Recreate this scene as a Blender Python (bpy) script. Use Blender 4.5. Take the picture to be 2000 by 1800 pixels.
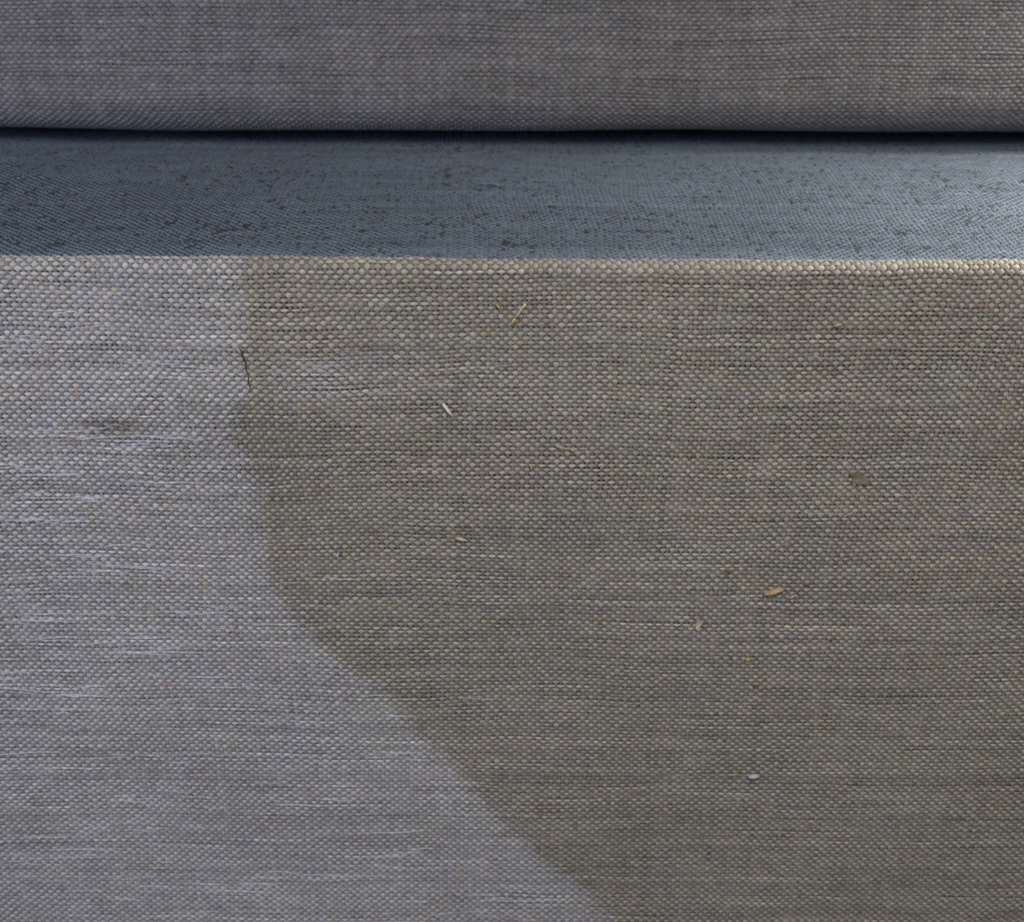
import bpy, math, random
import numpy as np
from mathutils import Vector

# ------------------------------------------------------------------ scene, camera, light
scene = bpy.context.scene
COL = scene.collection
for o in list(bpy.data.objects):
    bpy.data.objects.remove(o, do_unlink=True)

IMG_W, IMG_H = 2000.0, 1800.0
F_PX = 2700.0
PITCH = math.radians(24.94)
ROLL = math.radians(0.28)
CAM = Vector((0.0, -0.3661, 0.1092))

cam_data = bpy.data.cameras.new('camera')
cam_data.sensor_fit = 'HORIZONTAL'
cam_data.sensor_width = 36.0
cam_data.lens = F_PX / IMG_W * 36.0
cam_data.clip_start = 0.01
cam_data.clip_end = 50.0
cam_data.dof.use_dof = True
cam_data.dof.focus_distance = 0.395
cam_data.dof.aperture_fstop = 14.0
cam = bpy.data.objects.new('camera', cam_data)
COL.objects.link(cam)
cam.location = CAM
cam.rotation_mode = 'XYZ'
from mathutils import Matrix
cam_rot = Matrix.Rotation(math.radians(90) - PITCH, 3, 'X') @ Matrix.Rotation(ROLL, 3, 'Z')
cam.rotation_euler = cam_rot.to_euler('XYZ')
scene.camera = cam

world = bpy.data.worlds.new('World')
scene.world = world
world.use_nodes = True
bg = world.node_tree.nodes['Background']
bg.inputs['Color'].default_value = (0.62, 0.78, 1.0, 1)
bg.inputs['Strength'].default_value = 0.045

def area_lamp(name, loc, target, size, power, colour):
    d = bpy.data.lights.new(name, 'AREA')
    d.shape = 'DISK'
    d.size = size
    d.energy = power
    d.color = colour
    o = bpy.data.objects.new(name, d)
    COL.objects.link(o)
    o.location = loc
    o.rotation_euler = (Vector(target) - Vector(loc)).to_track_quat('-Z', 'Y').to_euler()
    return o

area_lamp('key_light', (0.20, -0.50, 0.50), (0.03, 0.0, -0.09), 0.36, 4.3, (1.0, 0.950, 0.86))  # added key lamp, out of view above the front
area_lamp('cool_side_light', (-0.60, -0.42, 0.20), (-0.14, 0.0, -0.12), 0.30, 3.5, (0.60, 0.675, 1.0))
right = area_lamp('right_light', (0.35, 0.06, 0.22), (0.20, 0.045, 0.0), 0.12, 0.36, (1.0, 0.95, 0.90))
right.data.spread = math.radians(60)

scene.view_settings.view_transform = 'Standard'
scene.view_settings.look = 'None'
scene.view_settings.gamma = 1.0
scene.view_settings.use_curve_mapping = False
scene.view_settings.exposure = 0.0

# ------------------------------------------------------------------ helpers
rng = np.random.default_rng(7)
random.seed(7)

def pixel_ray(px, py):
    d = Vector(((px - IMG_W / 2) / F_PX, -(py - IMG_H / 2) / F_PX, -1.0))
    return (cam_rot @ d).normalized()

class Noise2:
    """smooth value noise over the plane, about -1..1"""
    def __init__(self, seed, n=128):
        r = np.random.default_rng(seed)
        self.g = r.uniform(-1, 1, (n, n)); self.n = n
    def __call__(self, a, b):
        a = np.asarray(a, float); b = np.asarray(b, float)
        a, b = np.broadcast_arrays(a, b)
        i = np.floor(a).astype(int); j = np.floor(b).astype(int)
        f = a - i; g = b - j
        f = f * f * (3 - 2 * f); g = g * g * (3 - 2 * g)
        n = self.n
        G = self.g
        v00 = G[i % n, j % n]; v10 = G[(i + 1) % n, j % n]
        v01 = G[i % n, (j + 1) % n]; v11 = G[(i + 1) % n, (j + 1) % n]
        return (v00 * (1 - f) + v10 * f) * (1 - g) + (v01 * (1 - f) + v11 * f) * g

def smooth(e0, e1, x):
    t = np.clip((x - e0) / (e1 - e0), 0, 1)
    return t * t * (3 - 2 * t)

DROP = 0.0016                     # the front border sits a little lower than the seat top
RC = 0.0028                       # rounding of the seat's front edge
ARC_LEN = RC * math.radians(200)
edge_n = Noise2(401)

def swell(x, s):
    """how far the padded front stands out at x, s metres down the cloth"""
    return 0.0010 * (1 + edge_n(x / 0.06 + 40, s / 0.05 + 40)) * smooth(0.0, 0.03, s)

def on_front(px, py, lift=0.0):
    """point of the padded front face behind a pixel of the photograph, lifted off the cloth"""
    d = pixel_ray(px, py)
    off = 0.0
    for _ in range(4):
        p = CAM + d * ((-lift - off - CAM.y) / d.y)
        off = float(swell(p.x, ARC_LEN - RC - DROP - p.z))
    return p

def empty(name, loc, label, cat):
    o = bpy.data.objects.new(name, None)
    COL.objects.link(o); o.location = loc
    o.empty_display_size = 0.02
    o['label'] = label; o['category'] = cat
    return o

def link_mesh(name, me, material, parent=None):
    o = bpy.data.objects.new(name, me)
    me.materials.append(material)
    COL.objects.link(o)
    if parent is not None:
        o.parent = parent
        o.matrix_parent_inverse = Matrix.Translation(-parent.location)
    return o

def grid_mesh(name, verts, loops, attrs):
    """verts: (K, N, M, 3) K strips of N x M points; quads between"""
    K, N, M, _ = verts.shape
    idx = np.arange(K * N * M, dtype=np.int32).reshape(K, N, M)
    q = np.stack([idx[:, :-1, :-1], idx[:, 1:, :-1], idx[:, 1:, 1:], idx[:, :-1, 1:]], -1)
    if loops:
        q = q[..., ::-1]
    q = q.reshape(-1, 4)
    me = bpy.data.meshes.new(name)
    nv, nq = K * N * M, len(q)
    me.vertices.add(nv); me.loops.add(nq * 4); me.polygons.add(nq)
    me.vertices.foreach_set('co', verts.reshape(-1).astype(np.float32))
    me.loops.foreach_set('vertex_index', q.reshape(-1).astype(np.int32))
    me.polygons.foreach_set('loop_start', np.arange(0, nq * 4, 4, dtype=np.int32))
    me.polygons.foreach_set('use_smooth', np.ones(nq, dtype=bool))
    me.update(calc_edges=True)
    for aname, kind, arr in attrs:
        if kind == 'FLOAT_COLOR':
            at = me.attributes.new(aname, 'FLOAT_COLOR', 'POINT')
            c = np.ones((nv, 4), np.float32); c[:, :3] = arr.reshape(-1, 3)
            at.data.foreach_set('color', c.reshape(-1))
        else:
            at = me.attributes.new(aname, 'FLOAT', 'POINT')
            at.data.foreach_set('value', arr.reshape(-1).astype(np.float32))
    return me

def poly_mesh(name, verts, faces, smooth_faces=True):
    me = bpy.data.meshes.new(name)
    me.from_pydata([tuple(v) for v in verts], [], faces)
    me.update()
    if smooth_faces:
        me.polygons.foreach_set('use_smooth', [True] * len(me.polygons))
    return me

# ------------------------------------------------------------------ materials
def new_material(name):
    m = bpy.data.materials.new(name); m.use_nodes = True
    nt = m.node_tree
    return m, nt, nt.nodes['Principled BSDF']

def yarn_material(name, sheen=0.35):
    """spun yarn: its colour comes from the yarn itself; a second attribute browns and dulls it"""
    m, nt, p = new_material(name)
    N, L = nt.nodes, nt.links
    col = N.new('ShaderNodeAttribute'); col.attribute_name = 'yarn_colour'
    st = N.new('ShaderNodeAttribute'); st.attribute_name = 'tint'
    tc = N.new('ShaderNodeTexCoord')
    noi = N.new('ShaderNodeTexNoise'); noi.inputs['Scale'].default_value = 3800.0
    noi.inputs['Detail'].default_value = 2.0
    L.new(tc.outputs['Object'], noi.inputs['Vector'])
    ramp = N.new('ShaderNodeMapRange')
    ramp.inputs['From Min'].default_value = 0.25; ramp.inputs['From Max'].default_value = 0.75
    ramp.inputs['To Min'].default_value = 0.84; ramp.inputs['To Max'].default_value = 1.14
    L.new(noi.outputs['Fac'], ramp.inputs['Value'])
    grain = N.new('ShaderNodeVectorMath'); grain.operation = 'SCALE'
    L.new(col.outputs['Color'], grain.inputs[0]); L.new(ramp.outputs['Result'], grain.inputs['Scale'])
    tint_mix = N.new('ShaderNodeMix'); tint_mix.data_type = 'RGBA'; tint_mix.blend_type = 'MULTIPLY'
    L.new(st.outputs['Fac'], tint_mix.inputs[0]); L.new(grain.outputs[0], tint_mix.inputs[6])
    tint_mix.inputs[7].default_value = (0.785, 0.752, 0.640, 1)
    L.new(tint_mix.outputs[2], p.inputs['Base Color'])
    p.inputs['Roughness'].default_value = 0.72
    p.inputs['Specular IOR Level'].default_value = 0.35
    sh = N.new('ShaderNodeMath'); sh.operation = 'MULTIPLY_ADD'
    L.new(st.outputs['Fac'], sh.inputs[0]); sh.inputs[1].default_value = -0.85 * sheen; sh.inputs[2].default_value = sheen
    L.new(sh.outputs[0], p.inputs['Sheen Weight'])
    p.inputs['Sheen Roughness'].default_value = 0.45
    p.inputs['Sheen Tint'].default_value = (0.88, 0.90, 1.0, 1)
    bmp = N.new('ShaderNodeBump'); bmp.inputs['Strength'].default_value = 0.35
    bmp.inputs['Distance'].default_value = 0.0002
    L.new(noi.outputs['Fac'], bmp.inputs['Height']); L.new(bmp.outputs['Normal'], p.inputs['Normal'])
    return m

def backing_material(name, colour):
    """inner cloth under the yarns, woven too fine to tell apart"""
    m, nt, p = new_material(name)
    N, L = nt.nodes, nt.links
    tc = N.new('ShaderNodeTexCoord')
    ck = N.new('ShaderNodeTexChecker'); ck.inputs['Scale'].default_value = 714.0
    ck.inputs['Color1'].default_value = (*colour, 1)
    ck.inputs['Color2'].default_value = (*[c * 0.55 for c in colour], 1)
    L.new(tc.outputs['Object'], ck.inputs['Vector'])
    noi = N.new('ShaderNodeTexNoise'); noi.inputs['Scale'].default_value = 420.0
    L.new(tc.outputs['Object'], noi.inputs['Vector'])
    mx = N.new('ShaderNodeMix'); mx.data_type = 'RGBA'; mx.blend_type = 'MULTIPLY'
    mx.inputs[0].default_value = 0.6
    L.new(ck.outputs['Color'], mx.inputs[6]); L.new(noi.outputs['Color'], mx.inputs[7])
    L.new(mx.outputs[2], p.inputs['Base Color'])
    p.inputs['Roughness'].default_value = 0.9
    p.inputs['Specular IOR Level'].default_value = 0.15
    return m

def chaff_material(name, c0, c1, scale=900.0, rough=0.55, trans=0.0, stretch=None):
    m, nt, p = new_material(name)
    N, L = nt.nodes, nt.links
    tc = N.new('ShaderNodeTexCoord')
    mp = N.new('ShaderNodeMapping')
    if stretch: mp.inputs['Scale'].default_value = stretch
    L.new(tc.outputs['Object'], mp.inputs['Vector'])
    noi = N.new('ShaderNodeTexNoise'); noi.inputs['Scale'].default_value = scale
    noi.inputs['Detail'].default_value = 3.0
    L.new(mp.outputs['Vector'], noi.inputs['Vector'])
    r = N.new('ShaderNodeValToRGB')
    r.color_ramp.elements[0].position = 0.32; r.color_ramp.elements[0].color = (*c0, 1)
    r.color_ramp.elements[1].position = 0.68; r.color_ramp.elements[1].color = (*c1, 1)
    L.new(noi.outputs['Fac'], r.inputs['Fac'])
    L.new(r.outputs['Color'], p.inputs['Base Color'])
    p.inputs['Roughness'].default_value = rough
    p.inputs['Specular IOR Level'].default_value = 0.4
    if trans: p.inputs['Transmission Weight'].default_value = trans
    return m

MAT_YARN = yarn_material('beige_yarn', 0.8)
MAT_YARN_DARK = yarn_material('grey_yarn', 0.45)
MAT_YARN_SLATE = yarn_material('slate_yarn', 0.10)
MAT_BACK = backing_material('beige_backing', (0.24, 0.215, 0.185))
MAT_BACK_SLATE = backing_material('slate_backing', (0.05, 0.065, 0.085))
MAT_FIBRE = chaff_material('pale_fibre', (0.62, 0.62, 0.64), (0.82, 0.82, 0.84), 300.0, 0.35)
MAT_FUZZ = chaff_material('fuzz_fibre', (0.40, 0.38, 0.36), (0.55, 0.54, 0.52), 300.0, 0.6)
MAT_SNAG = chaff_material('dark_thread', (0.035, 0.025, 0.018), (0.085, 0.062, 0.048), 1500.0, 0.9)

# ------------------------------------------------------------------ woven cloth
P = 0.0014            # spacing of the warp yarns
Q = 0.0013            # spacing of the weft yarns

def arc_profile(parts):
    """piecewise profile in (y, z): list of ('arc', cy, cz, r, a0, a1) / ('line', y0, z0, y1, z1); returns sampler s -> y, z, ny, nz"""
    ys, zs, ny, nz, ss = [], [], [], [], []
    s = 0.0
    for pt in parts:
        if pt[0] == 'arc':
            _, cy, cz, r, a0, a1 = pt
            n = 40
            a = np.radians(np.linspace(a0, a1, n))
            y = cy + r * np.cos(a); z = cz + r * np.sin(a)
            my, mz = np.cos(a), np.sin(a)
            ds = abs(math.radians(a1 - a0)) * r * np.linspace(0, 1, n)
        else:
            _, y0, z0, y1, z1, my0, mz0 = pt
            n = 60
            t = np.linspace(0, 1, n)
            y = y0 + (y1 - y0) * t; z = z0 + (z1 - z0) * t
            my, mz = np.full(n, my0), np.full(n, mz0)
            ds = math.hypot(y1 - y0, z1 - z0) * t
        ys.append(y); zs.append(z); ny.append(my); nz.append(mz); ss.append(s + ds)
        s += ds[-1]
    ys, zs, ny, nz, ss = map(np.concatenate, (ys, zs, ny, nz, ss))
    keep = np.concatenate([[True], np.diff(ss) > 1e-9])
    ys, zs, ny, nz, ss = (a[keep] for a in (ys, zs, ny, nz, ss))
    def f(q):
        return (np.interp(q, ss, ys), np.interp(q, ss, zs), np.interp(q, ss, ny), np.interp(q, ss, nz))
    return f, s

def weave(prefix, parent, prof, rows, half_w, seed, colour_fn, bulge_fn, wpts, ppts, mats,
          Aw=0.00030, Ap=0.00025, tw=0.00036, ww=0.00061, tp=0.00031, wp=0.00052, skew=1.0, wsub=2):
    n1 = Noise2(seed + 1); n2 = Noise2(seed + 2); n3 = Noise2(seed + 3); n4 = Noise2(seed + 4); n5 = Noise2(seed + 5)
    nu = int(half_w / P)
    us = np.arange(-nu, nu + 1)
    r = np.random.default_rng(seed)
    nU, nV = len(us), len(rows)
    lift = 0.0003
    # how far each float stands off / how fat it is
    fat = 1 + 0.13 * r.standard_normal((nV, nU)).clip(-2, 2)
    hgt = 1 + 0.20 * r.standard_normal((nV, nU)).clip(-2, 2)
    # stretches of weft riding on top of the warp (slubs)
    slub = np.zeros((nV, nU))
    for j in range(nV):
        for _ in range(r.poisson(nU / 110.0)):
            a = r.integers(0, nU); ln = r.integers(4, 20)
            slub[j, a:a + ln] = r.uniform(0.45, 1.0)
    wrow = (r.standard_normal(nV) * 0.00005)
    wcol = (r.standard_normal(nU) * 0.00007)
    n6 = Noise2(seed + 6); n7 = Noise2(seed + 7)
    uneven = 1 + 0.12 * n6(us[None, :] / 9.0, np.arange(nV)[:, None] * 1.7) + 0.07 * n7(us[None, :] / 30.0, np.arange(nV)[:, None] * 0.9)
    fat = fat * uneven
    drift = 0.00011 * n7(us[None, :] / 11.0 + 33, np.arange(nV)[:, None] * 1.3 + 9)

    def place(u, v, h, du=0.0, dv=0.0):
        """u in warps, v in rows -> world point"""
        lo_u, lo_v = u / 26.0, v / 26.0
        x = u * P + skew * 0.0016 * n1(lo_u + 9.3, lo_v + 3.1) + skew * 0.0005 * n3(u / 7.0, v / 7.0 + 40) + du
        s = v * Q + skew * 0.0010 * n2(lo_u * 0.7 + 1.7, lo_v + 5.5) + skew * 0.00030 * n4(u / 9.0 + 11, v / 5.0) + dv
        y, z, my, mz = prof(s)
        dy, dz = bulge_fn(x, s, y, z)
        y = y + dy; z = z + dz
        return np.stack(np.broadcast_arrays(x, y + my * h, z + mz * h), -1)

    # ---- weft yarns (run across)
    uu = np.arange(-nu * wsub, nu * wsub + 1) / wsub
    k = np.clip(np.round(uu).astype(int) + nu, 0, nU - 1)
    U, J = np.meshgrid(uu, np.arange(nV))
    V = rows[J]
    par = np.cos(np.pi * (U + V))
    fl = fat[J, k[None, :]]; hh = hgt[J, k[None, :]]; sl = slub[J, k[None, :]]
    sl = (sl + np.roll(sl, 1, 1) + np.roll(sl, -1, 1)) / 3
    h = lift + Aw * np.where(par > 0, par * hh, par * (1 - 0.9 * sl)) + 0.00012 * sl
    width = ww * fl * (0.82 + 0.30 * par) * (1 - 0.22 * sl)
    thick = tw * (0.9 + 0.1 * fl)
    ang = np.radians(np.linspace(-84, 84, wpts))
    dv = np.sin(ang)[None, None, :] * width[..., None] + (wrow[J] + drift[J, k[None, :]])[..., None]
    H = h[..., None] + np.cos(ang)[None, None, :] * thick[..., None] - thick[..., None] * 0.5
    pts = place(U[..., None] + np.zeros(wpts), V[..., None] + np.zeros(wpts), H, 0.0, dv)
    c, st = colour_fn('weft', U[..., None] + np.zeros(wpts), V[..., None] + np.zeros(wpts), pts, seed, r,
                      J[..., None] + np.zeros(wpts, int), (k[None, :, None] + np.zeros((nV, 1, wpts), int)), sl[..., None] + np.zeros(wpts))
    me = grid_mesh(prefix + '_weft', pts, True, [('yarn_colour', 'FLOAT_COLOR', c), ('tint', 'FLOAT', st)])
    o1 = link_mesh('weft_yarns', me, mats[0], parent); o1['kind'] = 'stuff'

    # ---- warp yarns (run down / back)
    vv = np.arange(rows[0], rows[-1] + 0.51, 0.5); vv = vv[vv <= rows[-1]]
    kj = np.clip(np.round(vv - rows[0]).astype(int), 0, nV - 1)
    V2, I = np.meshgrid(vv, np.arange(nU))
    U2 = us[I].astype(float)
    par = -np.cos(np.pi * (U2 + V2))
    fl = fat[kj[None, :], nU - 1 - I]
    h = lift + Ap * par
    width = wp * (0.7 + 0.3 * fl) * (1 + 0.10 * par)
    ang = np.radians(np.linspace(-80, 80, ppts))
    du = np.sin(ang)[None, None, :] * width[..., None] + wcol[I][..., None]
    H = h[..., None] + np.cos(ang)[None, None, :] * tp - tp * 0.5
    pts = place(U2[..., None] + np.zeros(ppts), V2[..., None] + np.zeros(ppts), H, du, 0.0)
    c, st = colour_fn('warp', U2[..., None] + np.zeros(ppts), V2[..., None] + np.zeros(ppts), pts, seed, r,
                      (kj[None, :, None] + np.zeros((nU, 1, ppts), int)), I[..., None] + np.zeros(ppts, int), 0.0)
    me = grid_mesh(prefix + '_warp', pts, False, [('yarn_colour', 'FLOAT_COLOR', c), ('tint', 'FLOAT', st)])
    o2 = link_mesh('warp_yarns', me, mats[1], parent); o2['kind'] = 'stuff'
    return o1, o2

# outline of the brown area on the front face (points of the photograph laid on the cloth)
TINT_PX = [(478, 470), (474, 560), (470, 620), (482, 690), (482, 760), (452, 800), (446, 860), (480, 905), (505, 960),
            (514, 1050), (520, 1120), (560, 1190), (605, 1240), (680, 1300), (750, 1358), (820, 1430), (890, 1500),
            (960, 1582), (1040, 1660), (1110, 1720), (1185, 1795), (1290, 1880), (1400, 1980)]
TINT_PTS = [on_front(a, b) for a, b in TINT_PX]
TINT_Z = np.array([p.z for p in TINT_PTS])[::-1]
TINT_X = np.array([p.x for p in TINT_PTS])[::-1]
nst1, nst2, nst3 = Noise2(301), Noise2(302), Noise2(303)
pa, pb = on_front(480, 690), on_front(930, 775)
sm = on_front(225, 832)

def tint_at(x, z):
    edge = np.interp(z, TINT_Z, TINT_X)
    slope = np.interp(z, TINT_Z, np.gradient(TINT_X, TINT_Z))
    d = (x - edge) / np.sqrt(1 + slope ** 2)
    d = d + 0.0014 * nst1(x / 0.006 + 50, z / 0.004 + 50) + 0.0012 * nst2(x / 0.0022 + 50, z / 0.0016 + 50)
    d = d + 0.0009 * nst3(x / 0.010 + 70, z / 0.0013 + 70)
    s = smooth(-0.0032, 0.0042, d)
    s = s * (0.94 + 0.08 * nst3(x / 0.03 + 20, z / 0.02 + 20) + 0.10 * smooth(0.02, 0.0, np.abs(d)))
    # paler patch inside the brown area
    patch = smooth(pa.x + 0.002, pa.x + 0.012, x) * smooth(pb.x + 0.004, pb.x - 0.03, x) \
        * smooth(pb.z - 0.004, pb.z + 0.004, z) * smooth(pa.z + 0.003, pa.z - 0.003, z)
    s = s * (1 - 0.36 * patch)
    # small old smudge on the untinted side
    blob = np.exp(-(((x - sm.x) / 0.010) ** 2 + ((z - sm.z) / 0.0035) ** 2))
    return np.clip(np.maximum(s, 0.7 * blob), 0, 1.1)

def melange(kind, U, V, seed, r, J, K, base_weft, base_warp, chroma=1.0, contrast=1.0):
    """spun-dyed yarn colour: every float a little different, tinted fibres here and there"""
    a, b, c, d = Noise2(seed + 11), Noise2(seed + 12), Noise2(seed + 13), Noise2(seed + 14)
    base = np.array(base_weft if kind == 'weft' else base_warp)
    rr = np.random.default_rng(seed + (5 if kind == 'weft' else 6))
    shape = (int(J.max()) + 1, int(K.max()) + 1)
    lum = 1 + contrast * 0.095 * rr.standard_normal(shape).clip(-2.2, 2.2)
    if kind == 'weft':
        lum = lum + 0.06 * rr.standard_normal(shape[0])[:, None]
    else:
        lum = lum + 0.07 * rr.standard_normal(shape[1])[None, :]
    l = lum[J, K] + 0.11 * a(U / 14.0, V / 1.5) + 0.06 * b(U / 30.0 + 7, V / 22.0 + 7)
    t1 = c(U / 2.2, V / 1.6); t2 = d(U / 2.8 + 31, V / 1.9 + 17)
    w1 = a(U / 9.0 + 60, V / 8.0 + 60); w2 = b(U / 11.0 + 80, V / 9.0 + 80)
    R = 1 + chroma * (0.055 * t1 + 0.020 * w1)
    G = 1 + chroma * (-0.030 * t1 + 0.025 * t2)
    B = 1 + chroma * (-0.020 * t1 - 0.10 * t2 - 0.03 * w2)
    # rare dark red, rust and olive flecks spun into the yarn
    fr = rr.random(shape)[J, K]
    red = (fr < 0.004); rust = (fr > 0.9975); olive = (fr > 0.988) & ~rust
    R = np.where(red, R * 0.85, np.where(rust, R * 1.0, np.where(olive, R * 0.90, R)))
    G = np.where(red, G * 0.66, np.where(rust, G * 0.82, np.where(olive, G * 0.88, G)))
    B = np.where(red, B * 0.66, np.where(rust, B * 0.62, np.where(olive, B * 0.68, B)))
    col = np.stack([R, G, B], -1) * base * l[..., None]
    return np.clip(col, 0.004, 0.85)

BEIGE = (0.405, 0.385, 0.363); BEIGE_W = (0.212, 0.199, 0.187)

def front_colour(kind, U, V, pts, seed, r, J, K, sl):
    c = melange(kind, U, V, seed, r, J, K, BEIGE, BEIGE_W, 0.55)
    c = c * (1 + 0.25 * np.asarray(sl)[..., None]) if kind == 'weft' else c
    blob = np.exp(-(((pts[..., 0] - sm.x) / 0.008) ** 2 + ((pts[..., 2] - sm.z) / 0.0028) ** 2))
    c = c * (1 - 0.50 * blob * (0.7 + 0.5 * nst2(pts[..., 0] / 0.002 + 9, pts[..., 2] / 0.001 + 9)))[..., None]
    return np.clip(c, 0, 0.85), tint_at(pts[..., 0], pts[..., 2])

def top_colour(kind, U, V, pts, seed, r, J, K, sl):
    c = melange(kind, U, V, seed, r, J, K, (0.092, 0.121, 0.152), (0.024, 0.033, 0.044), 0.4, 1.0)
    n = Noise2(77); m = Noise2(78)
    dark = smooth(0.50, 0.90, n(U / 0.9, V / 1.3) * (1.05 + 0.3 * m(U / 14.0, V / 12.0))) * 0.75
    pale_edge = 1 + 0.35 * smooth(0.020, 0.010, pts[..., 1])       # yarns paler along the seam
    c = c * ((1 - dark) * pale_edge)[..., None]
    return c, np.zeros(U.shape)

def back_colour(kind, U, V, pts, seed, r, J, K, sl):
    c = melange(kind, U, V, seed, r, J, K, (0.190, 0.178, 0.178), (0.105, 0.098, 0.098), 0.5)
    n = Noise2(91); m = Noise2(92)
    c = c * (1 + 0.10 * m(U / 1.6, V / 20.0) + 0.08 * m(U / 18.0 + 50, V / 1.5 + 50) + 0.06 * m(U / 16.0 + 9, V / 14.0 + 70))[..., None]
    s = smooth(-0.075, 0.06, pts[..., 0] + 0.03 * n(pts[..., 0] / 0.03 + 9, pts[..., 2] / 0.03 + 9)) * 0.40  # browner to the right: fading side light put into the yarn colour
    return c, s

# ------------------------------------------------------------------ floor
me = poly_mesh('floor', [(-3, -3, -0.42), (3, -3, -0.42), (3, 3, -0.42), (-3, 3, -0.42)], [(0, 1, 2, 3)], False)
floor_mat = chaff_material('floor_grey', (0.16, 0.15, 0.14), (0.22, 0.21, 0.20), 12.0, 0.8)
floor = link_mesh('floor', me, floor_mat); floor['kind'] = 'structure'

# ------------------------------------------------------------------ cushions
def extruded_body(name, outline, half, mat, parent):
    """solid padding with the given (y, z) outline, closed at both ends"""
    n = len(outline)
    xs = [-half, -half + 0.01, half - 0.01, half]
    inset = [0.012, 0.0, 0.0, 0.012]
    cy = sum(p[0] for p in outline) / n; cz = sum(p[1] for p in outline) / n
    verts, faces = [], []
    for x, i in zip(xs, inset):
        for (y, z) in outline:
            d = math.hypot(cy - y, cz - z)
            verts.append((x, y + (cy - y) / d * i, z + (cz - z) / d * i))
    for a in range(3):
        for i in range(n):
            j = (i + 1) % n
            faces.append((a * n + i, a * n + j, (a + 1) * n + j, (a + 1) * n + i))
    faces.append(tuple(range(n - 1, -1, -1)))
    faces.append(tuple(3 * n + i for i in range(n)))
    me = poly_mesh(name, verts, faces, False)
    import bmesh
    bm = bmesh.new(); bm.from_mesh(me)
    bmesh.ops.recalc_face_normals(bm, faces=bm.faces); bm.to_mesh(me); bm.free()
    return link_mesh(name, me, mat, parent)

seat = empty('seat_cushion', (0, 0.25, -0.42),
             'woven seat block with slate blue top and beige front with a broad brown area', 'seat')
back = empty('back_cushion', (0, 0.25, 0.0),
             'grey brown woven cushion standing on the slate blue seat top above a dark gap', 'cushion')

def front_bulge(x, s, y, z):
    w = 0.0008 * edge_n(x / 0.045 + 12, 0.3) + 0.0003 * edge_n(x / 0.009 + 3, 7.3)
    near = smooth(0.03, 0.0, s)
    return -swell(x, s), w * near
front_prof, front_len = arc_profile([
    ('arc', RC, -RC - DROP, RC, -20, 180),
    ('line', 0.0, -RC - DROP, 0.0, -0.265, -1.0, 0.0)])
front_rows = np.arange(0, int(front_len / Q))

# padding (inner faces a little behind the yarns)
def arc_pts(cy, cz, r, a0, a1, n):
    return [(cy + r * math.cos(math.radians(a0 + (a1 - a0) * i / n)), cz + r * math.sin(math.radians(a0 + (a1 - a0) * i / n))) for i in range(n + 1)]

B_IN = 0.0018
seat_front_outline = [(B_IN, -0.42)] + arc_pts(RC, -RC - DROP, RC - 0.0005, 180, 0, 10) + [(2 * RC - 0.0012, -0.42)]
seat_front_outline = [(0.0004 if abs(y - B_IN) < 1e-9 else y, z) for y, z in seat_front_outline]
def top_z(y):
    return TZ + 0.0026 * smooth(0.0115, 0.09, y) + 0.0020 * np.sin(np.pi * np.clip((y - 0.0115) / 0.50, 0, 1))
RT = 0.0020; YT = 0.0062; TZ = -0.0026
body_outline = [(YT - 0.0004, -0.42)] + [(y, z - 0.0006) for y, z in arc_pts(YT + RT, -RT + TZ, RT, 180, 90, 8)] \
    + [(y, float(top_z(y)) - 0.0006) for y in (0.02, 0.03, 0.04, 0.05, 0.07, 0.10, 0.13, 0.16, 0.20, 0.30, 0.40, 0.50)] + [(0.52, -0.02), (0.52, -0.42)]
seat_front = extruded_body('front_border', seat_front_outline, 0.40, MAT_BACK, seat)
seat_front['label'] = 'beige woven front with a broad brownish stain'
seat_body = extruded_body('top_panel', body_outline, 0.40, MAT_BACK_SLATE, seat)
seat_body['label'] = 'slate blue woven top panel'

weave('front', seat_front, front_prof, front_rows, 0.190, 100, front_colour, front_bulge, 4, 4, (MAT_YARN, MAT_YARN_DARK), wsub=3)

top_prof, top_len = arc_profile([
    ('arc', YT + RT, -RT + TZ, RT, 190, 90),
    ('line', YT + RT, TZ, 0.187, TZ, 0.0, 1.0)])
def top_bulge(x, s, y, z):
    lift = (top_z(y) - TZ) * (y > YT + RT)
    ripple = 0.0004 * edge_n(x / 0.03 + 70, y / 0.05 + 70) * smooth(0.0, 0.02, s)
    lip = (0.0004 * edge_n(x / 0.012 + 5, 21.2) + 0.0003 * edge_n(x / 0.004 + 5, 25.2)) * smooth(0.02, 0.006, s)
    return 0.0, lift + ripple + lip
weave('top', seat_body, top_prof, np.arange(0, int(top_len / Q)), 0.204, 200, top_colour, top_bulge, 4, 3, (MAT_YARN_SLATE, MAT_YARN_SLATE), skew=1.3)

YB = 0.122; RB = 0.014; ZB = 0.0080
back_prof, back_len = arc_profile([
    ('arc', YB + RB, RB + ZB, RB, 275, 180),
    ('line', YB, RB + ZB, YB + 0.004, 0.105, -1.0, 0.04)])
def back_bulge(x, s, y, z):
    return -0.0012 * (1 + edge_n(x / 0.07 + 20, s / 0.05 + 90)) * smooth(0.01, 0.04, s), 0.0008 * edge_n(x / 0.06 + 33, 2.0) * smooth(0.03, 0.0, s)
back_outline = arc_pts(YB + RB, RB + ZB, RB - 0.0006, 270, 180, 8) + [(YB + 0.0045, 0.105), (YB + 0.006, 0.30)] \
    + [(YB + 0.03, 0.36), (YB + 0.12, 0.36), (YB + 0.15, 0.30), (YB + 0.15, 0.02), (YB + 0.14, 0.0012), (YB + 0.043, 0.0014), (YB + 0.038, 0.0078)]
back_body = extruded_body('padding', back_outline, 0.40, MAT_BACK, back)
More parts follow.
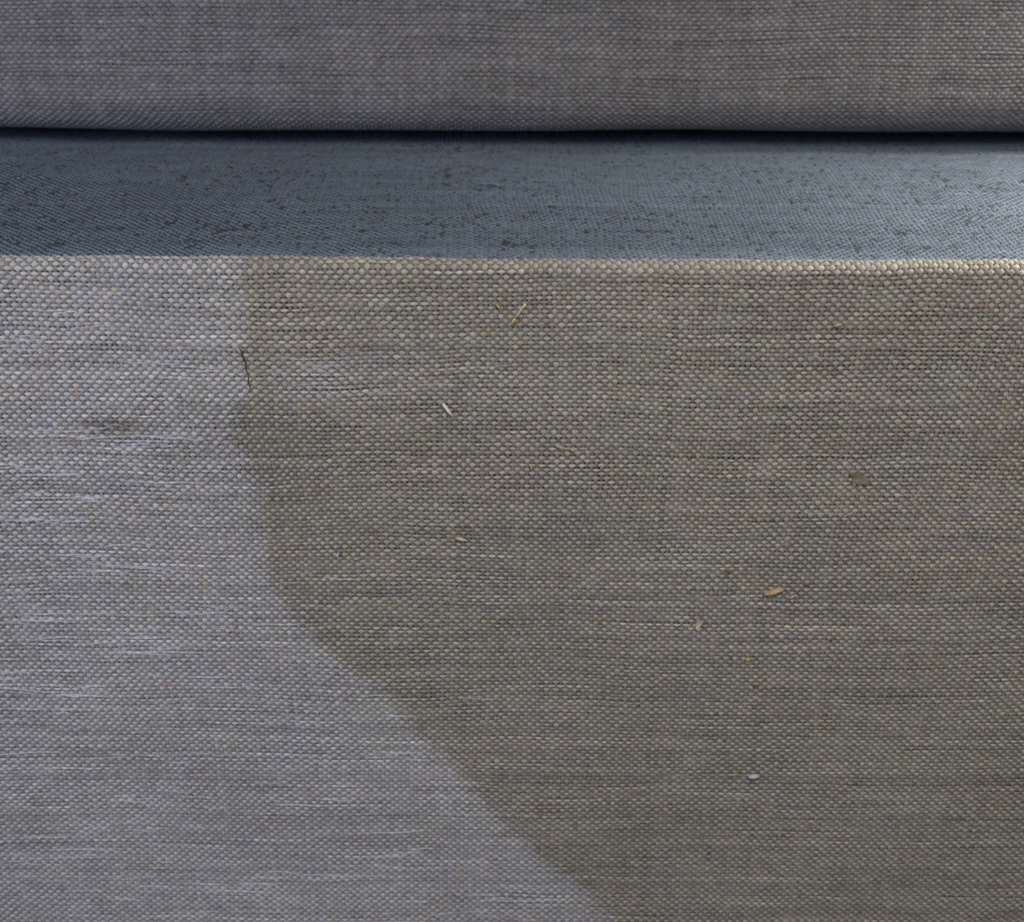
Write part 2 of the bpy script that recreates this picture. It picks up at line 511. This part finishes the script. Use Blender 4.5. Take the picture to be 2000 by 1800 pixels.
weave('back', back_body, back_prof, np.arange(0, int(back_len / Q)), 0.204, 300, back_colour, back_bulge, 4, 3, (MAT_YARN, MAT_YARN_DARK))

# ------------------------------------------------------------------ tubes, husks and crumbs
def tube_mesh(name, path, radii, sides=6, flat=1.0):
    path = [Vector(p) for p in path]
    verts, faces = [], []
    n = len(path)
    for i, p in enumerate(path):
        t = (path[min(i + 1, n - 1)] - path[max(i - 1, 0)]).normalized()
        out = Vector((0, -1, 0))
        side = t.cross(out).normalized(); up = side.cross(t).normalized()
        for k in range(sides):
            a = 2 * math.pi * k / sides
            verts.append(p + side * (math.cos(a) * radii[i]) + up * (math.sin(a) * radii[i] * flat))
    for i in range(n - 1):
        for k in range(sides):
            k2 = (k + 1) % sides
            faces.append((i * sides + k, i * sides + k2, (i + 1) * sides + k2, (i + 1) * sides + k))
    faces.append(tuple(range(sides - 1, -1, -1)))
    faces.append(tuple((n - 1) * sides + k for k in range(sides)))
    return poly_mesh(name, verts, faces)

# loose pale fibres lying along the weft of the front
def loose_fibre(px, py, length, rad, parent):
    c = on_front(px, py, 0.0011)
    n = 9
    ph = random.uniform(0, 6.28); amp = random.uniform(0.00008, 0.00028); tilt = random.gauss(0, 0.035)
    path = []
    for i in range(n):
        t = i / (n - 1) - 0.5
        x = c.x + t * length
        path.append((x, -float(swell(x, ARC_LEN - RC - DROP - c.z)) - 0.00088 - 0.00010 * math.cos(t * 9 + ph), c.z + amp * math.sin(t * 7 + ph) + tilt * length * t))
    rd = [rad * (0.35 + 0.65 * math.sin(math.pi * (0.08 + 0.84 * i / (n - 1)))) for i in range(n)]
    return link_mesh('loose_fibre', tube_mesh('loose_fibre', path, rd, 4), MAT_FIBRE, parent)

spots = []
for _ in range(60):                                    # they lie in loose clusters
    while True:
        px, py = random.uniform(-30, 1150), random.uniform(560, 1790) ** 1.0
        lim = 420 if py < 900 else 420 + (py - 900) * 0.75
        if px < lim and random.random() < 0.35 + 0.65 * (py - 560) / 1230: break
    for _ in range(random.choice((2, 3, 4, 5, 6))):
        spots.append((px + random.gauss(0, 70), py + random.gauss(0, 16)))
for px, py in spots[:235]:
    loose_fibre(px, py, random.uniform(0.004, 0.012) * random.choice((1, 1, 1.5, 2.4)), random.uniform(0.00006, 0.00013), seat_front)
for _ in range(50):
    loose_fibre(random.uniform(480, 1980), random.uniform(600, 1780), random.uniform(0.003, 0.012), random.uniform(0.00003, 0.00006), seat_front)

for _ in range(14):                                    # a faint pale crease beside the broken thread
    loose_fibre(random.uniform(520, 960), random.uniform(684, 776), random.uniform(0.006, 0.018), random.uniform(0.00004, 0.00007), seat_front)

# fine fuzz standing off the cloth, mostly along the front edge
def fuzz(n_edge, n_face):
    verts, faces = [], []
    for k in range(n_edge + n_face):
        x = random.uniform(-0.19, 0.19)
        if k < n_edge:
            a = math.radians(random.uniform(40, 175))
            base = Vector((x, RC + (RC + 0.0004) * math.cos(a), -RC - DROP + (RC + 0.0004) * math.sin(a)))
            nrm = Vector((0, math.cos(a), math.sin(a)))
        else:
            z = random.uniform(-0.25, -0.008)
            base = Vector((x, -float(swell(x, ARC_LEN - RC - DROP - z)) - 0.0005, z)); nrm = Vector((0, -1, 0))
        d = Vector((random.uniform(-1, 1), random.uniform(-0.3, 0.3), random.uniform(-0.6, 0.6)))
        L = random.uniform(0.0006, 0.0022); r = random.uniform(0.000015, 0.000035)
        p1 = base + (nrm * 0.35 + d * 0.5) * L; p2 = base + (nrm * 0.30 + d * 1.05) * L
        i0 = len(verts)
        for p, q in ((base, r), (p1, r), (p2, r * 0.5)):
            for m in range(3):
                an = 2.094 * m
                verts.append(p + Vector((0, math.cos(an) * q, math.sin(an) * q)) + Vector((math.sin(an) * q * 0.7, 0, 0)))
        for a_ in (0, 3):
            for m in range(3):
                faces.append((i0 + a_ + m, i0 + a_ + (m + 1) % 3, i0 + a_ + 3 + (m + 1) % 3, i0 + a_ + 3 + m))
    o = link_mesh('fuzz', poly_mesh('fuzz', verts, faces), MAT_FUZZ, seat_front); o['kind'] = 'stuff'
fuzz(2600, 5200)

# broken dark thread at the edge of the brown area
pts = [on_front(a, b, l) for a, b, l in ((467, 679, .0009), (473, 687, .0009), (475, 699, .0006), (480, 709, .0009), (481, 722, .0009), (485, 733, .0005), (485, 746, .0008), (489, 757, .0008), (488, 772, .0004))]
snag = link_mesh('snagged_thread', tube_mesh('snagged_thread', pts, [0.00010, 0.00020, 0.00018, 0.00026, 0.00022, 0.00018, 0.00022, 0.00016, 0.00008], 5), MAT_SNAG, seat_front)
snag['label'] = 'dark broken thread at the rim of the brown area'

M_STRAW = chaff_material('straw', (0.40, 0.32, 0.17), (0.54, 0.45, 0.28), 600.0, 0.5)
M_TIP = chaff_material('straw_tip', (0.46, 0.32, 0.14), (0.56, 0.41, 0.21), 900.0, 0.5)
M_PALE = chaff_material('pale_straw', (0.62, 0.57, 0.47), (0.78, 0.74, 0.66), 700.0, 0.45)
M_HUSK = chaff_material('amber_husk', (0.30, 0.20, 0.08), (0.48, 0.35, 0.16), 500.0, 0.5)
M_TAN = chaff_material('tan_chip', (0.34, 0.27, 0.18), (0.48, 0.40, 0.30), 500.0, 0.7)
M_BROWN = chaff_material('brown_chaff', (0.12, 0.065, 0.025), (0.28, 0.16, 0.07), 700.0, 0.7)
M_WHITE = chaff_material('white_flake', (0.36, 0.36, 0.34), (0.48, 0.48, 0.46), 400.0, 0.45)
M_OLIVE = chaff_material('olive_leaf', (0.12, 0.10, 0.055), (0.26, 0.23, 0.15), 600.0, 0.6)
M_YELLOW = chaff_material('yellow_crumb', (0.33, 0.26, 0.08), (0.46, 0.37, 0.14), 800.0, 0.6)
M_ORANGE = chaff_material('orange_crumb', (0.33, 0.23, 0.11), (0.44, 0.32, 0.17), 800.0, 0.6)
M_RED = chaff_material('red_fleck', (0.16, 0.025, 0.02), (0.25, 0.05, 0.04), 800.0, 0.7)

def tag(o, label, cat, group=None):
    o['label'] = label; o['category'] = cat
    if group: o['group'] = group
    return o

def thing_from_world(name, me, mat, label, cat):
    """mesh given in world space -> object whose origin sits at its middle"""
    co = np.zeros(len(me.vertices) * 3); me.vertices.foreach_get('co', co)
    co = co.reshape(-1, 3); c = co.mean(0)
    me.vertices.foreach_set('co', (co - c).reshape(-1)); me.update()
    o = link_mesh(name, me, mat); o.location = Vector(c)
    return tag(o, label, cat)

LIFT = 0.0012
def stalk(name, pix, w_px, mat, label, cat, lift=LIFT, flat=0.8, rise=0.0):
    mm = 0.00014 * 1.05
    P0 = [on_front(a, b, lift + rise * i / max(1, len(pix) - 1)) for i, (a, b) in enumerate(pix)]
    me = tube_mesh(name, P0, [w * 0.5 * mm for w in w_px], 6, flat)
    return thing_from_world(name, me, mat, label, cat)

def grain(name, a, b, w_px, mat, label, cat, ridge=0.6, lift=0.0011, thick=0.00055, bend=0.0):
    """boat-shaped husk / seed between two pixels of the front face with a ridge along it"""
    A, B = on_front(*a, lift), on_front(*b, lift)
    d = B - A; L = d.length; d.normalize()
    side = Vector((0, -1, 0)).cross(d).normalized()
    W = w_px * 0.5 * 0.000147
    n, m = 9, 8
    verts, faces = [], []
    for i in range(n):
        t = i / (n - 1)
        w = W * max(0.06, math.sin(math.pi * (0.06 + 0.88 * t)) ** 0.65) * (1.0 + 0.12 * math.sin(5 * t))
        c = A + d * (L * t) + side * (bend * math.sin(math.pi * t))
        for k in range(m):
            an = 2 * math.pi * k / m
            rr = 1.0 + (0.22 if k == 2 else 0.0) * ridge
            verts.append(c + side * (math.cos(an) * w) + Vector((0, -1, 0)) * (math.sin(an) * thick * (w / W) * rr))
    for i in range(n - 1):
        for k in range(m):
            k2 = (k + 1) % m
            faces.append((i * m + k, i * m + k2, (i + 1) * m + k2, (i + 1) * m + k))
    faces.append(tuple(range(m - 1, -1, -1))); faces.append(tuple((n - 1) * m + k for k in range(m)))
    return thing_from_world(name, poly_mesh(name, verts, faces), mat, label, cat)

def chip(name, pix, mat, label, cat, thick=0.00022, curl=0.0006, lift=0.0010):
    """thin torn flake with the outline given in pixels, curled off the cloth"""
    pts = [on_front(a, b, lift) for a, b in pix]
    n = len(pts)
    c = sum(pts, Vector()) / n
    rad = max((p - c).length for p in pts)
    def off(p): return -curl * ((p - c).length / rad) ** 2 * (1 if p.x > c.x else 0.4)
    ring = []
    for f in (1.0, 0.55):
        ring += [c + (p - c) * f for p in pts]
    verts = []
    for p in ring + [c]: verts.append(p + Vector((0, off(p) - thick, 0)))
    for p in ring + [c]: verts.append(p + Vector((0, off(p), 0)))
    T = 2 * n + 1
    faces = []
    for base, flip in ((0, False), (T, True)):
        for i in range(n):
            j = (i + 1) % n
            q = (base + i, base + j, base + n + j, base + n + i); t = (base + n + i, base + n + j, base + 2 * n)
            faces.append(q[::-1] if flip else q); faces.append(t[::-1] if flip else t)
    for i in range(n):
        j = (i + 1) % n
        faces.append((j, i, T + i, T + j))
    return thing_from_world(name, poly_mesh(name, verts, faces, False), mat, label, cat)

# straw with an orange tip under the top edge
st = empty('straw', on_front(1010, 615, 0.0010), 'thin yellow straw with orange tip leaning just below the front edge', 'straw')
p0 = [on_front(a, b, l) for a, b, l in ((1027, 594, 0.0022), (1020, 602, 0.0020), (1012, 614, 0.0016), (1006, 622, 0.0013))]
link_mesh('stem', tube_mesh('stem', p0, [0.00042, 0.00036, 0.00034, 0.00042], 7, 0.8), M_STRAW, st)
p1 = [on_front(a, b, l) for a, b, l in ((1006, 622, 0.0013), (1003, 627, 0.0012), (999, 633, 0.0010), (997, 637, 0.0009))]
link_mesh('tip', tube_mesh('tip', p1, [0.00043, 0.00046, 0.00022, 0.00006], 7, 0.8), M_TIP, st)

stalk('straw_fragment', [(865, 788), (870, 795), (876, 803), (883, 813)], [4, 6, 7, 4], M_PALE,
      'short whitish straw fragment lying slantwise in the brown area', 'straw', rise=0.0003)
fr = empty('frayed_husk', on_front(1105, 878, 0.0010), 'pale yellow frayed husk with a row of thin bristles', 'chaff')
link_mesh('spine', tube_mesh('spine', [on_front(a, b, 0.0012) for a, b in ((1086, 871), (1096, 874), (1108, 876), (1122, 880))], [0.00012, 0.00030, 0.00027, 0.00012], 5), M_STRAW, fr)
for (a, b, c, d) in ((1094, 873, 1103, 868), (1100, 875, 1108, 882), (1107, 876, 1116, 870), (1112, 877, 1126, 884), (1116, 878, 1132, 879)):
    link_mesh('bristle', tube_mesh('bristle', [on_front(a, b, 0.0012), on_front((a + c) / 2, (b + d) / 2, 0.0014), on_front(c, d, 0.0013)], [0.00012, 0.00009, 0.00004], 4), M_STRAW, fr)
grain('grass_seed', (889, 1050), (914, 1056), 7, M_STRAW, 'slim yellow grass seed lying level above a white speck', 'seed')
grain('white_speck', (657, 1088), (662, 1079), 5, M_WHITE, 'tiny white speck beside a tiny yellow crumb', 'speck', thick=0.0003)
grain('yellow_crumb', (690, 1091), (701, 1092), 5, M_YELLOW, 'tiny yellow crumb beside the tiny white speck', 'crumb', thick=0.0003)
grain('grain_husk', (1492, 1161), (1532, 1150), 13, M_HUSK, 'amber grain husk with a pointed end, largest of the bits', 'husk', thick=0.0009, lift=0.0013)
grain('chaff_sliver', (1542, 1168), (1557, 1161), 5, M_TAN, 'small tan sliver at the point of the amber husk', 'chaff', thick=0.0003)
chip('bent_chip', [(1358, 1202), (1364, 1204), (1368, 1212), (1374, 1212), (1370, 1218), (1366, 1222), (1365, 1228), (1358, 1226), (1360, 1214)], M_TAN,
     'folded tan chip with a notch in one side', 'chip', curl=0.0012, thick=0.0003)
grain('rice_flake', (1462, 1517), (1484, 1514), 12, M_WHITE, 'smooth white rice-shaped flake low in the brown area', 'flake', thick=0.0008, lift=0.0012)
grain('olive_sliver', (1429, 1514), (1443, 1510), 4, M_YELLOW, 'olive yellow sliver beside the white flake', 'sliver', thick=0.00025)
chip('leaf_fragment', [(1658, 924), (1664, 920), (1669, 925), (1678, 922), (1683, 929), (1691, 928), (1697, 936), (1693, 941), (1695, 946), (1684, 944), (1679, 949), (1671, 941), (1663, 939), (1666, 931)], M_OLIVE,
     'dull olive torn leaf fragment under a pale fibre', 'leaf', curl=0.0004)
stalk('hair_straw', [(1800, 952), (1794, 962), (1787, 972), (1780, 985)], [1.5, 2.2, 2.2, 1.2], M_STRAW, 'hair-thin pale straw leaning beside the olive leaf fragment', 'straw')
fr2 = empty('chaff_tuft', on_front(1537, 1063, 0.0010), 'tangled pale yellow tuft of chaff above the amber husk', 'chaff')
for (a, b, c, d, e, f) in ((1530, 1050, 1538, 1058, 1543, 1068), (1524, 1068, 1533, 1062, 1545, 1060), (1529, 1072, 1536, 1066, 1540, 1055), (1533, 1058, 1540, 1066, 1548, 1070)):
    link_mesh('strand', tube_mesh('strand', [on_front(a, b, 0.0010), on_front(c, d, 0.0014), on_front(e, f, 0.0011)], [0.00006, 0.00012, 0.00005], 4), M_STRAW, fr2)
grain('golden_crumb', (1629, 637), (1645, 633), 8, M_ORANGE, 'golden orange crumb in the brown area, level with the tip of the straw', 'crumb', thick=0.0004)
grain('orange_fleck', (1036, 908), (1039, 919), 4, M_ORANGE, 'upright orange fleck below the frayed husk', 'fleck', thick=0.0003)
grain('amber_fleck', (970, 594), (976, 604), 5, M_ORANGE, 'small amber fleck to one side of the orange-tipped straw', 'fleck', thick=0.0003)
grain('brown_sliver', (1569, 1139), (1583, 1141), 4, M_BROWN, 'dark brown sliver just above the small tan sliver', 'sliver', thick=0.0003)
grain('rust_fleck', (1418, 1113), (1429, 1117), 6, M_BROWN, 'rust brown fleck between slim seed and amber husk', 'fleck', thick=0.0003)
grain('ochre_crumb', (1456, 1288), (1467, 1286), 8, M_YELLOW, 'ochre crumb below the folded tan chip', 'crumb', thick=0.0004)
grain('brown_crumb', (1470, 1336), (1483, 1339), 6, M_BROWN, 'brown crumb below the ochre crumb', 'crumb', thick=0.0003)
grain('yellow_fleck', (1509, 1469), (1519, 1463), 5, M_YELLOW, 'bright yellow fleck above the white flake', 'fleck', thick=0.0003)
stalk('tan_sliver', [(1524, 1624), (1522, 1632), (1520, 1642)], [1.5, 3, 1.2], M_TAN, 'upright thin tan sliver below the white flake', 'sliver')
grain('amber_crumb', (1944, 702), (1953, 706), 6, M_ORANGE, 'small amber crumb in the brown area, level with the dark broken thread', 'crumb', thick=0.0003)
grain('dark_red_fleck', (1622, 1250), (1629, 1246), 6, M_RED, 'dark red fleck level with the folded tan chip', 'fleck', thick=0.0003)
stalk('white_filament', [(1645, 1011), (1651, 1007), (1659, 1004), (1667, 999)], [1.2, 2.2, 1.8, 1.0], M_WHITE, 'short curved white filament under the leaf fragment', 'filament')
